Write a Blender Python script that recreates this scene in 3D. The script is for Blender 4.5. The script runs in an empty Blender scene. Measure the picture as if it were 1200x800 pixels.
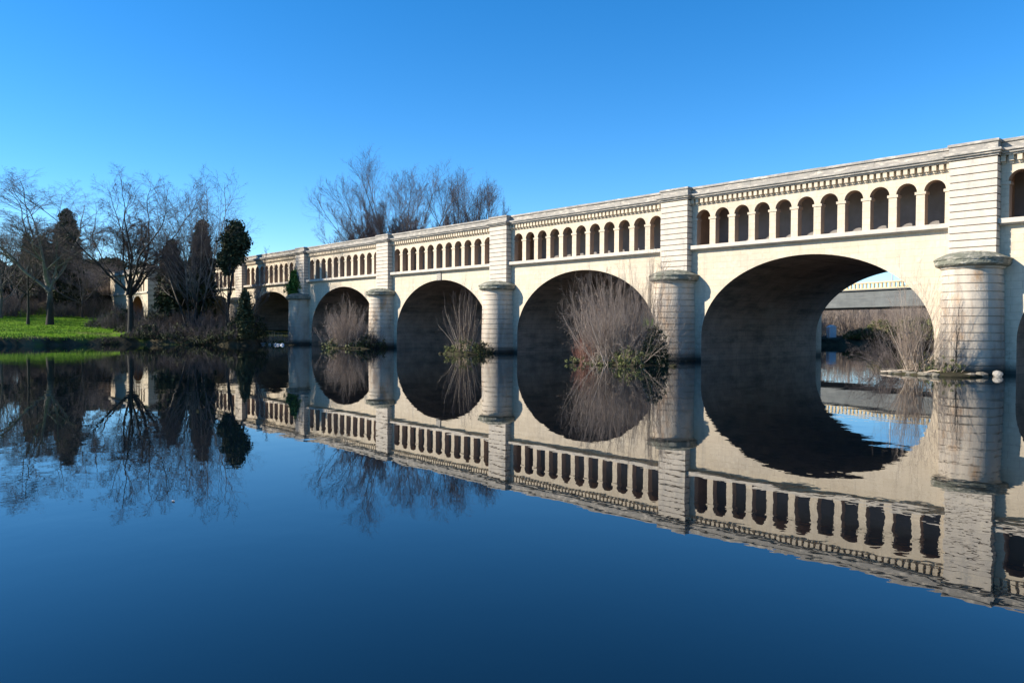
import bpy, math, random
import numpy as np
from mathutils import Matrix, Vector
PI = math.pi
scene = bpy.context.scene
C = scene.collection

# ---------------------------------------------------------------- camera
cam_d = bpy.data.cameras.new("camera"); cam = bpy.data.objects.new("camera", cam_d); C.objects.link(cam)
F, YAW, PITCH, ROLL = 903.998, 0.732844, -0.0189523, 0.0050277
fw = Vector((-math.cos(YAW)*math.cos(PITCH), math.sin(YAW)*math.cos(PITCH), math.sin(PITCH)))
r0 = fw.cross(Vector((0, 0, 1))).normalized(); u0 = r0.cross(fw)
rt = r0*math.cos(ROLL) + u0*math.sin(ROLL); up_ = -r0*math.sin(ROLL) + u0*math.cos(ROLL)
M_ = Matrix((rt, up_, -fw)).transposed().to_4x4(); M_.translation = Vector((13.5997, -47.4676, 2.4367))
cam.matrix_world = M_
cam_d.sensor_width = 36; cam_d.lens = F/1200*36; cam_d.clip_start = .1; cam_d.clip_end = 9000
scene.camera = cam

# ---------------------------------------------------------------- sky, sun, exposure
SUN_EL, SUN_AZ = math.radians(29.0), math.radians(-128.7)     # direction TO the sun, azimuth from +X
sd = Vector((math.cos(SUN_AZ)*math.cos(SUN_EL), math.sin(SUN_AZ)*math.cos(SUN_EL), math.sin(SUN_EL)))
w = bpy.data.worlds.new("World"); scene.world = w; w.use_nodes = True
nt = w.node_tree; bg = nt.nodes["Background"]
sky = nt.nodes.new("ShaderNodeTexSky"); sky.sky_type = 'NISHITA'; sky.sun_disc = False
sky.sun_elevation = SUN_EL; sky.sun_rotation = math.atan2(sd.x, sd.y)
sky.altitude = 0; sky.air_density = .85; sky.dust_density = 0.0; sky.ozone_density = 4.2
hs = nt.nodes.new("ShaderNodeHueSaturation"); hs.inputs["Saturation"].default_value = 1.29
nt.links.new(sky.outputs[0], hs.inputs["Color"]); nt.links.new(hs.outputs[0], bg.inputs[0])
bg.inputs[1].default_value = 0.128
sl = bpy.data.lights.new("sun", 'SUN'); sl.energy = 5.0; sl.angle = math.radians(.5); sl.color = (1, .905, .755)
so = bpy.data.objects.new("sun", sl); C.objects.link(so); so.rotation_euler = (-sd).to_track_quat('-Z', 'Y').to_euler()
so.location = (0, -60, 60)
vs = scene.view_settings; vs.view_transform = 'Standard'; vs.look = 'None'; vs.exposure = 0.85; vs.gamma = 1
vs.use_curve_mapping = False
scene.cycles.max_bounces = 6; scene.cycles.diffuse_bounces = 3; scene.cycles.glossy_bounces = 3

# ---------------------------------------------------------------- materials
def mat(name, base, rough=.85, var=(), noise=1.0, amt=.25, bump=0., bscale=8., spec=.3, layers=(), island=0., bricks=None):
    """base colour with world-position noise; var = second colour; layers = [(colour, scale xyz, lo, hi, zmask)]"""
    m = bpy.data.materials.new(name); m.use_nodes = True; n = m.node_tree.nodes; l = m.node_tree.links
    b = n["Principled BSDF"]; b.inputs["Roughness"].default_value = rough
    b.inputs["Specular IOR Level"].default_value = spec
    geo = n.new("ShaderNodeNewGeometry")
    def noise_fac(scale, lo, hi, detail=5):
        mp = n.new("ShaderNodeMapping"); l.new(geo.outputs["Position"], mp.inputs[0])
        mp.inputs["Scale"].default_value = scale if isinstance(scale, tuple) else (scale,)*3
        t = n.new("ShaderNodeTexNoise"); t.inputs["Scale"].default_value = 1; t.inputs["Detail"].default_value = detail
        t.inputs["Roughness"].default_value = .65
        l.new(mp.outputs[0], t.inputs[0])
        mr = n.new("ShaderNodeMapRange"); mr.inputs[1].default_value = lo; mr.inputs[2].default_value = hi
        l.new(t.outputs[0], mr.inputs[0]); return mr.outputs[0]
    def mix(fac, a, c, typ='MIX'):
        x = n.new("ShaderNodeMix"); x.data_type = 'RGBA'; x.blend_type = typ; x.clamp_factor = True
        if isinstance(fac, float): x.inputs[0].default_value = fac
        else: l.new(fac, x.inputs[0])
        for s, v in ((x.inputs[6], a), (x.inputs[7], c)):
            if isinstance(v, tuple): s.default_value = (*v, 1)
            else: l.new(v, s)
        return x.outputs[2]
    col = mix(noise_fac(noise, .3, .7), base, tuple(var) if var else tuple(c*(1-amt) for c in base))
    for L in layers:
        c2, sc, lo, hi = L[:4]; f = noise_fac(sc, lo, hi)
        if len(L) > 4:                                   # fade with height: (z0 -> 0, z1 -> 1)
            sp = n.new("ShaderNodeSeparateXYZ"); l.new(geo.outputs["Position"], sp.inputs[0])
            mr = n.new("ShaderNodeMapRange"); mr.inputs[1].default_value = L[4]; mr.inputs[2].default_value = L[5]
            l.new(sp.outputs[2], mr.inputs[0])
            mm = n.new("ShaderNodeMath"); mm.operation = 'MULTIPLY'; l.new(f, mm.inputs[0]); l.new(mr.outputs[0], mm.inputs[1])
            f = mm.outputs[0]
        col = mix(f, col, c2)
    if bricks:                                           # faint ashlar joints: block length, course height, strength
        mp = n.new("ShaderNodeMapping"); l.new(geo.outputs["Position"], mp.inputs[0]); mp.inputs["Rotation"].default_value = (-PI/2, 0, 0)
        if "vault" in name: mp.inputs["Rotation"].default_value = (0, -PI/2, -PI/2)
        bt = n.new("ShaderNodeTexBrick"); l.new(mp.outputs[0], bt.inputs[0]); bt.inputs["Scale"].default_value = 1
        bt.inputs["Brick Width"].default_value = bricks[0]; bt.inputs["Row Height"].default_value = bricks[1]; bt.inputs["Mortar Size"].default_value = .012
        bt.inputs["Mortar Smooth"].default_value = .3; bt.inputs["Color1"].default_value = (1, 1, 1, 1); bt.inputs["Color2"].default_value = (.86, .85, .84, 1)
        bt.inputs["Mortar"].default_value = (.45, .42, .38, 1)
        cx = n.new("ShaderNodeMix"); cx.data_type = 'RGBA'; cx.inputs[0].default_value = bricks[2]*2.2; cx.inputs[6].default_value = (1, 1, 1, 1); l.new(bt.outputs[0], cx.inputs[7])
        col = mix(1.0, col, cx.outputs[2], 'MULTIPLY')
    if island:
        mr = n.new("ShaderNodeMapRange"); mr.inputs[3].default_value = 1-island; mr.inputs[4].default_value = 1+island
        l.new(geo.outputs["Random Per Island"], mr.inputs[0])
        vm = n.new("ShaderNodeVectorMath"); vm.operation = 'SCALE'; l.new(col, vm.inputs[0]); l.new(mr.outputs[0], vm.inputs[3])
        col = vm.outputs[0]
    l.new(col, b.inputs["Base Color"])
    if bump:
        bn = n.new("ShaderNodeBump"); bn.inputs["Distance"].default_value = bump
        l.new(noise_fac(bscale, 0, 1, 6), bn.inputs["Height"]); l.new(bn.outputs[0], b.inputs["Normal"])
    m["_mix"] = 0
    return m

CREAM = (.64, .545, .415)
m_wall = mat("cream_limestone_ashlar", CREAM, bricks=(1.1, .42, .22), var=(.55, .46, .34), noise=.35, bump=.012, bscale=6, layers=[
    ((.50, .42, .32), (.9, .9, .12), .52, .78), ((.34, .31, .26), (1.6, 1.6, .1), .54, .80), ((.22, .20, .17), (.9, .9, .5), .35, .7, 3.6, -.2), ((.50, .43, .34), (.35, .35, .25), .5, .8),  # height-masked dark layer: low grime, with pier shadow painted into the stone colour
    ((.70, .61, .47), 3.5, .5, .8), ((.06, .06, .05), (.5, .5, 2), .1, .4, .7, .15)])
m_rust = mat("rusticated_limestone", (.60, .53, .44), var=(.49, .435, .37), noise=1.4, bump=.015, bscale=7, layers=[
    ((.36, .34, .31), (1.2, 1.2, .35), .5, .75), ((.66, .58, .46), (1.5, 1.5, 5), .5, .75)])
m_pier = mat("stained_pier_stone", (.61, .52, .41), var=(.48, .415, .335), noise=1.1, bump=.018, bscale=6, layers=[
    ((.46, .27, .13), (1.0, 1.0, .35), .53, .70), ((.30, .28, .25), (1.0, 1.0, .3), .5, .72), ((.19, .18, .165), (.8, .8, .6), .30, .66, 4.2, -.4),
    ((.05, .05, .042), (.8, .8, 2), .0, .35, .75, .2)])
m_cap = mat("mossy_weathered_cap_stone", (.24, .235, .19), var=(.12, .125, .09), noise=1.3, bump=.03, bscale=9, layers=[
    ((.42, .39, .32), (1.6, 1.6, 5), .52, .64), ((.09, .10, .06), 5, .58, .75)])
m_par = mat("lichen_grey_coping_stone", (.35, .32, .28), var=(.25, .235, .21), noise=1.2, bump=.02, bscale=8, layers=[
    ((.56, .50, .42), (1.5, 1.5, 6), .52, .66), ((.16, .15, .13), (1.1, 1.1, 4), .60, .78)])
m_vault = mat("brown_vault_stone", (.36, .265, .20), var=(.20, .15, .115), bricks=(1.2, .45, .35), noise=.8, bump=.02, bscale=5, layers=[
    ((.34, .28, .22), (.5, .15, .5), .55, .75), ((.07, .065, .05), (.7, .25, 1.2), .5, .75)])  # mottled brown stone, darker than the facade
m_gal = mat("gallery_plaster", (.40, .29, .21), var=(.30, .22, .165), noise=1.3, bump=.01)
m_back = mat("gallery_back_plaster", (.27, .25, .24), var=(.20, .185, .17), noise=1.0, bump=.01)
m_joint = mat('dirty_joint_mortar', (.22, .17, .125), var=(.16, .125, .09), noise=3)  # dirty dark mortar between the pilaster courses
m_dark = mat("dark_joint", (.06, .05, .045))
m_concrete = mat("weathered_dark_concrete", (.15, .165, .165), var=(.10, .11, .115), bricks=(2.4, 1.2, .3), noise=.8, layers=[((.17, .18, .18), (.4, .4, 5), .5, .7)])
m_yel = mat("ochre_balustrade_stone", (.62, .50, .30), var=(.5, .4, .25), noise=2)
m_white = mat("white_render", (.75, .76, .78), amt=.1)
m_steel = mat("galvanised_steel", (.55, .57, .6), rough=.45, amt=.1, spec=.5)
m_rock = mat("river_rock", (.25, .215, .165), var=(.13, .115, .09), noise=5, bump=.05, bscale=9, layers=[((.07, .07, .05), 3, .3, .5, .15, -.05)])
m_mud = mat("muddy_islet_soil", (.055, .045, .03), var=(.03, .03, .018), spec=.05, noise=3, bump=.06, bscale=8, layers=[((.07, .08, .025), 4, .55, .7)])
BR = dict(rough=.9, bump=.01, bscale=12)
m_bark = mat("grey_brown_bark", (.15, .13, .115), var=(.09, .08, .07), noise=3, **BR)
m_barkd = mat("dark_wet_bark", (.045, .04, .035), var=(.03, .028, .022), noise=3, **BR)
m_barkp = mat("pale_plane_bark", (.30, .27, .235), var=(.11, .095, .08), noise=1.6, layers=[((.035, .03, .026), (.6, .6, .4), .05, .3, 8.5, 5.5)], **BR)
m_twig = mat("grey_twigs", (.145, .12, .11), var=(.095, .08, .078), noise=.8, rough=.9, island=.35)
m_twigd = mat("dark_brown_twigs", (.11, .085, .07), var=(.07, .055, .05), noise=.8, rough=.9, island=.3)
m_twigr = mat("reddish_grey_twigs", (.40, .33, .275), var=(.27, .21, .17), noise=.6, rough=.9, island=.45)
m_rust_twig = mat('rusty_twigs', (.36, .17, .12), var=(.25, .13, .10), noise=1, rough=.9, island=.4)
m_twigp = mat("pale_reed_stems", (.52, .43, .33), var=(.34, .25, .18), noise=.9, rough=.9, island=.4)
m_twigk = mat("mauve_poplar_twigs", (.16, .125, .12), var=(.11, .09, .09), noise=.6, rough=.9, island=.3)
m_cyp = mat("cypress_foliage", (.03, .042, .018), var=(.055, .06, .03), noise=.9, rough=.9, island=.5)
m_ever = mat("evergreen_foliage", (.045, .058, .022), var=(.08, .08, .04), noise=.7, rough=.9, island=.5)
m_leafg = mat("bright_ivy_leaves", (.05, .13, .02), var=(.08, .17, .035), noise=2, rough=.7, island=.5)
m_leafo = mat("olive_undergrowth_leaves", (.14, .15, .05), var=(.09, .10, .04), noise=1.2, rough=.85, island=.5)
m_grass = mat("lawn_ground", (.085, .19, .008), var=(.12, .225, .015), noise=.25, bump=.06, bscale=3, spec=.03, layers=[
    ((.15, .21, .03), .9, .52, .75), ((.14, .105, .06), .12, .60, .72)])

m_blade = mat('grass_blades', (.115, .225, .018), var=(.20, .27, .06), noise=.5, rough=.9, spec=.03, island=.5)
# ground: green near the river lawn, brown scrub soil further up (attribute 'scrub')
def ground_material():
    m = m_grass; n = m.node_tree.nodes; l = m.node_tree.links; b = n["Principled BSDF"]
    src = b.inputs["Base Color"].links[0].from_socket
    at = n.new("ShaderNodeAttribute"); at.attribute_name = "scrub"
    tx = n.new("ShaderNodeTexNoise"); tx.inputs["Scale"].default_value = .5; tx.inputs["Detail"].default_value = 8
    geo = n.new("ShaderNodeNewGeometry"); l.new(geo.outputs["Position"], tx.inputs[0])
    cr = n.new("ShaderNodeValToRGB"); cr.color_ramp.elements[0].color = (.02, .018, .012, 1); cr.color_ramp.elements[1].color = (.10, .085, .055, 1)
    cr.color_ramp.elements[0].position = .35; cr.color_ramp.elements[1].position = .68
    l.new(tx.outputs[0], cr.inputs[0])
    x = n.new("ShaderNodeMix"); x.data_type = 'RGBA'; l.new(at.outputs["Fac"], x.inputs[0]); l.new(src, x.inputs[6]); l.new(cr.outputs[0], x.inputs[7])
    l.new(x.outputs[2], b.inputs["Base Color"])
ground_material()

def water_material(name="river_water"):
    m = bpy.data.materials.new(name); m.use_nodes = True; n = m.node_tree.nodes; l = m.node_tree.links
    b = n["Principled BSDF"]; b.inputs["Base Color"].default_value = (.0012, .0045, .008, 1)
    b.inputs["Roughness"].default_value = .0; b.inputs["IOR"].default_value = 1.55
    geo = n.new("ShaderNodeNewGeometry")
    def nz(scale, detail, rough=.5):
        mp = n.new("ShaderNodeMapping"); mp.inputs["Scale"].default_value = scale; l.new(geo.outputs["Position"], mp.inputs[0])
        t = n.new("ShaderNodeTexNoise"); t.inputs["Scale"].default_value = 1; t.inputs["Detail"].default_value = detail
        t.inputs["Roughness"].default_value = rough; l.new(mp.outputs[0], t.inputs[0]); return t.outputs[0]
    def mth(op, a, c):
        x = n.new("ShaderNodeMath"); x.operation = op
        for s, v in zip(x.inputs, (a, c)):
            if isinstance(v, (int, float)): s.default_value = v
            else: l.new(v, s)
        return x.outputs[0]
    def ss(v, a, c):
        x = n.new("ShaderNodeMapRange"); x.interpolation_type = 'SMOOTHSTEP'; x.inputs[1].default_value = a; x.inputs[2].default_value = c
        l.new(v, x.inputs[0]); return x.outputs[0]
    swell = mth('MULTIPLY', nz((.9, .9, 1), 1), .0042)
    rip = mth('MULTIPLY', nz((3.2, 3.2, 1), 2), .0009)
    patch = mth('ADD', .3, ss(nz((.07, .07, 1), 2), .42, .62))
    h = mth('MULTIPLY', mth('ADD', swell, rip), patch)
    # breeze lanes near and beneath the nearest arch
    sp = n.new("ShaderNodeSeparateXYZ"); l.new(geo.outputs["Position"], sp.inputs[0])
    lane = mth('MULTIPLY', ss(sp.outputs[1], -4.5, -2.5), ss(nz((.05, .45, 1), 2), .50, .60))
    fine = mth('MULTIPLY', mth('MULTIPLY', nz((6, 6, 1), 2), .0004), lane)
    h = mth('ADD', h, fine)
    bn = n.new("ShaderNodeBump"); bn.inputs["Distance"].default_value = 1; bn.inputs["Strength"].default_value = 1
    l.new(h, bn.inputs["Height"]); l.new(bn.outputs[0], b.inputs["Normal"])
    return m
m_water = water_material()

# ---------------------------------------------------------------- helpers
def tag(o, label=None, cat=None, group=None, kind=None):
    if label: o["label"] = label
    if cat: o["category"] = cat
    if group: o["group"] = group
    if kind: o["kind"] = kind
    return o
def empty(name, loc=(0, 0, 0), rz=0, **k):
    o = bpy.data.objects.new(name, None); C.objects.link(o); o.location = loc; o.rotation_euler = (0, 0, rz)
    o.empty_display_size = .3
    return tag(o, **k)
class MB:
    def __init__(s): s.v = []; s.f = []
    def add(s, vs, fs):
        b = len(s.v); s.v += [tuple(map(float, v)) for v in vs]; s.f += [tuple(b+i for i in f) for f in fs]; return s
    def box(s, x0, y0, z0, x1, y1, z1, bev=0):
        if bev <= 0:
            return s.add([(x0,y0,z0),(x1,y0,z0),(x1,y1,z0),(x0,y1,z0),(x0,y0,z1),(x1,y0,z1),(x1,y1,z1),(x0,y1,z1)],
                  [(3,2,1,0),(4,5,6,7),(0,1,5,4),(1,2,6,5),(2,3,7,6),(3,0,4,7)])
        b = bev
        def ring(i, z): return [(x0+i,y0+i,z),(x1-i,y0+i,z),(x1-i,y1-i,z),(x0+i,y1-i,z)]
        vs = ring(b, z0)+ring(0, z0+b)+ring(0, z1-b)+ring(b, z1); fs = [(3,2,1,0),(12,13,14,15)]
        for k in range(3):
            for j in range(4): fs.append((k*4+j, k*4+(j+1)%4, k*4+4+(j+1)%4, k*4+4+j))
        return s.add(vs, fs)
    def quad(s, a, b, c, d): return s.add([a, b, c, d], [(0, 1, 2, 3)])
    def lathe_half(s, prof, cx, cy, back, n=28):
        """stadium: half circle towards -y, straight flanks back to y=back"""
        rings = []
        for r, z in prof:
            pts = [(cx-r, back, z)] + [(cx-r*math.cos(PI*k/n), cy-r*math.sin(PI*k/n), z) for k in range(n+1)] + [(cx+r, back, z)]
            rings.append(pts)
        m_ = len(rings[0]); vs = [p for r in rings for p in r]; fs = []
        for i in range(len(rings)-1):
            for j in range(m_-1): fs.append((i*m_+j, i*m_+j+1, (i+1)*m_+j+1, (i+1)*m_+j))
        fs.append(tuple(range((len(rings)-1)*m_, len(rings)*m_))); fs.append(tuple(reversed(range(m_))))
        return s.add(vs, fs)
    def tube(s, pts, rad, n=8, caps=True):
        pts = [Vector(p) for p in pts]
        if not hasattr(rad, '__len__'): rad = [rad]*len(pts)
        vs = []
        for i, p in enumerate(pts):
            d = (pts[min(i+1, len(pts)-1)]-pts[max(i-1, 0)]).normalized()
            a = d.cross(Vector((0, 0, 1))); a = a.normalized() if a.length > 1e-3 else Vector((1, 0, 0)); b = d.cross(a)
            vs += [p+rad[i]*(a*math.cos(2*PI*k/n)+b*math.sin(2*PI*k/n)) for k in range(n)]
        fs = [(i*n+k, i*n+(k+1) % n, (i+1)*n+(k+1) % n, (i+1)*n+k) for i in range(len(pts)-1) for k in range(n)]
        if caps: fs += [tuple(range(n)), tuple(reversed(range((len(pts)-1)*n, len(pts)*n)))]
        return s.add(vs, fs)
    def build(s, name, m, parent=None, smooth=False, loc=None):
        me = bpy.data.meshes.new(name); me.from_pydata(s.v, [], s.f); me.update()
        if smooth: me.polygons.foreach_set("use_smooth", [True]*len(me.polygons))
        o = bpy.data.objects.new(name, me); C.objects.link(o); me.materials.append(m)
        if parent: o.parent = parent
        if loc: o.location = loc
        return o
def fixn(o):
    import bmesh
    bm = bmesh.new(); bm.from_mesh(o.data); bmesh.ops.recalc_face_normals(bm, faces=bm.faces); bm.to_mesh(o.data); bm.free(); return o
def np_mesh(name, V, Fq, m, parent=None, smooth=False):
    me = bpy.data.meshes.new(name); nf, k = Fq.shape
    me.vertices.add(len(V)); me.vertices.foreach_set("co", np.ascontiguousarray(V, dtype=np.float32).ravel())
    me.loops.add(nf*k); me.loops.foreach_set("vertex_index", np.ascontiguousarray(Fq, dtype=np.int32).ravel())
    me.polygons.add(nf); me.polygons.foreach_set("loop_start", np.arange(0, nf*k, k, dtype=np.int32))
    me.update(calc_edges=True)
    if smooth: me.polygons.foreach_set("use_smooth", np.ones(nf, dtype=bool))
    o = bpy.data.objects.new(name, me); C.objects.link(o); me.materials.append(m)
    if parent: o.parent = parent
    return o
def copy_tree(o, parent=None):
    c = o.copy(); C.objects.link(c)
    if parent: c.parent = parent
    for ch in list(o.children): copy_tree(ch, c)
    return c

# ---------------------------------------------------------------- terrain
LEFT = [(-140, -3200), (-118, -220), (-97, -70), (-91.5, -45), (-89.5, -32), (-90.5, -24), (-90, -17), (-84, -11.8), (-77, -9.2), (-76.5, -7.6), (-83.5, -5), (-85, 0), (-82, 22), (-66, 40),
        (-44, 57), (-30, 67), (0, 78), (50, 96), (130, 125), (600, 300), (3200, 900)]
RIGHT = [(3200, 860), (600, 250), (140, 78), (75, 50), (52, 25), (44, 0), (46, -60), (60, -220), (80, -3200)]
RIV = np.array(LEFT + RIGHT, float)
def seg_dist(P, poly, closed):
    d = np.full(len(P), 1e9); n_ = len(poly) if closed else len(poly)-1
    for i in range(n_):
        a = poly[i]; b = poly[(i+1) % len(poly)]; ab = b-a
        t = np.clip(((P-a)@ab)/(ab@ab), 0, 1); d = np.minimum(d, np.hypot(*(P-a-t[:, None]*ab).T))
    return d
def inside(P, poly):
    c = np.zeros(len(P), bool); x, y = P.T
    for i in range(len(poly)):
        (x1, y1), (x2, y2) = poly[i], poly[(i+1) % len(poly)]
        if y1 == y2: continue
        k = (y1 > y) != (y2 > y); c ^= k & (x < (x2-x1)*(y-y1)/(y2-y1)+x1)
    return c
def wob(P, s, a):
    x, y = P.T
    return a*(np.sin(x*s*1.3+y*s*.7+1.1)+.6*np.sin(-x*s*2.1+y*s*1.7+.3)+.4*np.sin(x*s*3.9+y*s*4.3+2.))
def terrain(P):
    P = np.asarray(P, float).reshape(-1, 2); d = seg_dist(P, RIV, True); d = np.where(inside(P, RIV), -d, d)
    d = d + wob(P, .45, .35)
    z = np.interp(d, [-12, -3, -.2, .25, .55, 1.6, 20, 62, 95, 150, 260, 600, 3000], [-2.6, -1.6, -.3, .55, .85, 1.0, 2.15, 4.6, 7.5, 11, 13, 16, 40])
    lowr = np.clip((P[:, 0]+62)/25, 0, 1)*np.clip((P[:, 1]-20)/20, 0, 1)                       # flatter floodplain beyond the road bridge
    z = np.where(d > 2, z*(1-.6*lowr*np.clip((d-2)/20, 0, 1)), z)
    z = z + np.where(d > 3, wob(P, .13, .10)+wob(P, .5, .03), 0)
    wX = np.clip((-137-P[:, 0])/9, 0, 1); wX = wX*wX*(3-2*wX)
    emb = 11.2-np.maximum(0, np.abs(P[:, 1]-6)-11.5)*.42
    z = np.where(d > 0, np.maximum(z, emb*wX+(1-wX)*-5), z)
    return z
def gz(x, y): return float(terrain([(x, y)])[0])
def axis(lo, hi, core):
    a = list(np.arange(core[0], core[1]+.01, core[2])); s = core[2]; x = a[-1]
    while x < hi: s *= 1.12; x += s; a.append(x)
    s = core[2]; x = a[0]
    while x > lo: s *= 1.12; x -= s; a.insert(0, x)
    return np.array(a)
xs = axis(-3000, 3000, (-150, -20, .8)); ys = axis(-3000, 3000, (-45, 85, .8))
X, Y = np.meshgrid(xs, ys); Pg = np.stack([X.ravel(), Y.ravel()], 1); Z = terrain(Pg)
nx, ny = len(xs), len(ys); idx = np.arange(nx*ny).reshape(ny, nx)
Fg = np.stack([idx[:-1, :-1], idx[:-1, 1:], idx[1:, 1:], idx[1:, :-1]], -1).reshape(-1, 4)
ground = np_mesh("ground", np.column_stack([Pg, Z]), Fg, m_grass, smooth=True); tag(ground, kind="structure")
dsg = seg_dist(Pg, RIV, True); rng0 = np.random.default_rng(4)
scrub = np.clip((dsg-58+wob(Pg, .2, 4))/8, 0, 1)
scrub = np.maximum(scrub, np.clip((Z-4.7)/.8, 0, 1))
scrub = np.maximum(scrub, np.clip((1.5-dsg+wob(Pg, .8, .3))/.6, 0, 1))
scrub = np.maximum(scrub, np.clip((Pg[:, 0]+78)/6, 0, 1)*np.clip((Pg[:, 1]+14)/4, 0, 1))
scrub = np.maximum(scrub, np.clip((Pg[:, 1]+9+(Pg[:, 0]+100)*.1)/4, 0, 1)*.85*(np.clip((40-Pg[:, 1])/8, 0, 1)))
at = ground.data.attributes.new("scrub", 'FLOAT', 'POINT'); at.data.foreach_set("value", scrub.astype(np.float32))

river = MB().quad((-900, -3000, 0), (3000, -3000, 0), (3000, 1000, 0), (-900, 1000, 0)).build("river", m_water); tag(river, kind="structure")

# ---------------------------------------------------------------- the aqueduct
YF, YB, DEPTH_T = .65, 18.2, 12.77
A_, Z0, B_ = 7.93, 1.85, 5.42
aq = empty("aqueduct", (0, 0, 0), label="long cream stone canal aqueduct with round piers and arcaded gallery across the river", cat="aqueduct")

def build_pier():
    prof = []; z = -2.4; R = lambda z: 1.56-.022*z
    prof.append((R(z), z)); z = .0
    while z < 5.55:                                   # rusticated drum courses with sunk joints
        z1 = min(z+.445, 5.7)
        prof += [(R(z)-.06, z+.0), (R(z)-.06, z+.040), (R(z), z+.050), (R(z1), z1-.01)]; z = z1
    prof += [(1.42, 5.70), (1.50, 5.74), (1.56, 5.84)]
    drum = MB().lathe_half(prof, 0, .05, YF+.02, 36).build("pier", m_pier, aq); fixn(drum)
    cap = MB().lathe_half([(1.58, 5.843), (1.72, 5.90), (1.80, 5.98), (1.80, 6.20), (1.84, 6.22), (1.84, 6.30), (1.70, 6.36), (1.2, 6.60), (.6, 6.70)], 0, .05, YF+.01, 36)
    rj = random.Random(7); cap.v = [(x+rj.uniform(-.02, .02)*(y < .5), y+rj.uniform(-.02, .02)*(y < .5), z+rj.uniform(-.018, .018)*(z > 5.9)) for x, y, z in cap.v]
    fixn(cap.build("cap", m_cap, drum))
    p = MB(); z = 6.56; rnd = random.Random(5)
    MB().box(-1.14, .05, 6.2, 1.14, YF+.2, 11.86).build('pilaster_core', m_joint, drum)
    while z < 11.8:
        z1 = min(z+.405, 11.86); j = rnd.uniform(-.004, .004)
        p.box(-1.2-j, 0+j, z+.026, 1.2+j, YF+.3, z1-.026, .008); z = z1
    p.build("pilaster", m_rust, drum)
    c = MB()
    c.box(-1.28, -.08, 11.862, 1.28, YF+.5, 11.98); c.box(-1.38, -.2, 11.982, 1.38, YF+.5, 12.07); c.box(-1.46, -.30, 12.072, 1.46, YF+.5, 12.22, .03)
    c.box(-1.22, .0, 12.222, 1.22, YF+.9, 12.60); c.box(-1.28, -.07, 12.602, 1.28, YF+1.0, 12.77, .03)
    c.build("parapet_block", m_par, drum)
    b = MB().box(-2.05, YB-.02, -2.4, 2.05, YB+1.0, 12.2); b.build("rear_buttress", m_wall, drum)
    return drum
NPIER = range(-2, 7)
pier0 = build_pier()
for i in NPIER:
    o = pier0 if i == 0 else copy_tree(pier0, aq)
    o.location = (-20*i-1.2, 0, 0)

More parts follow.
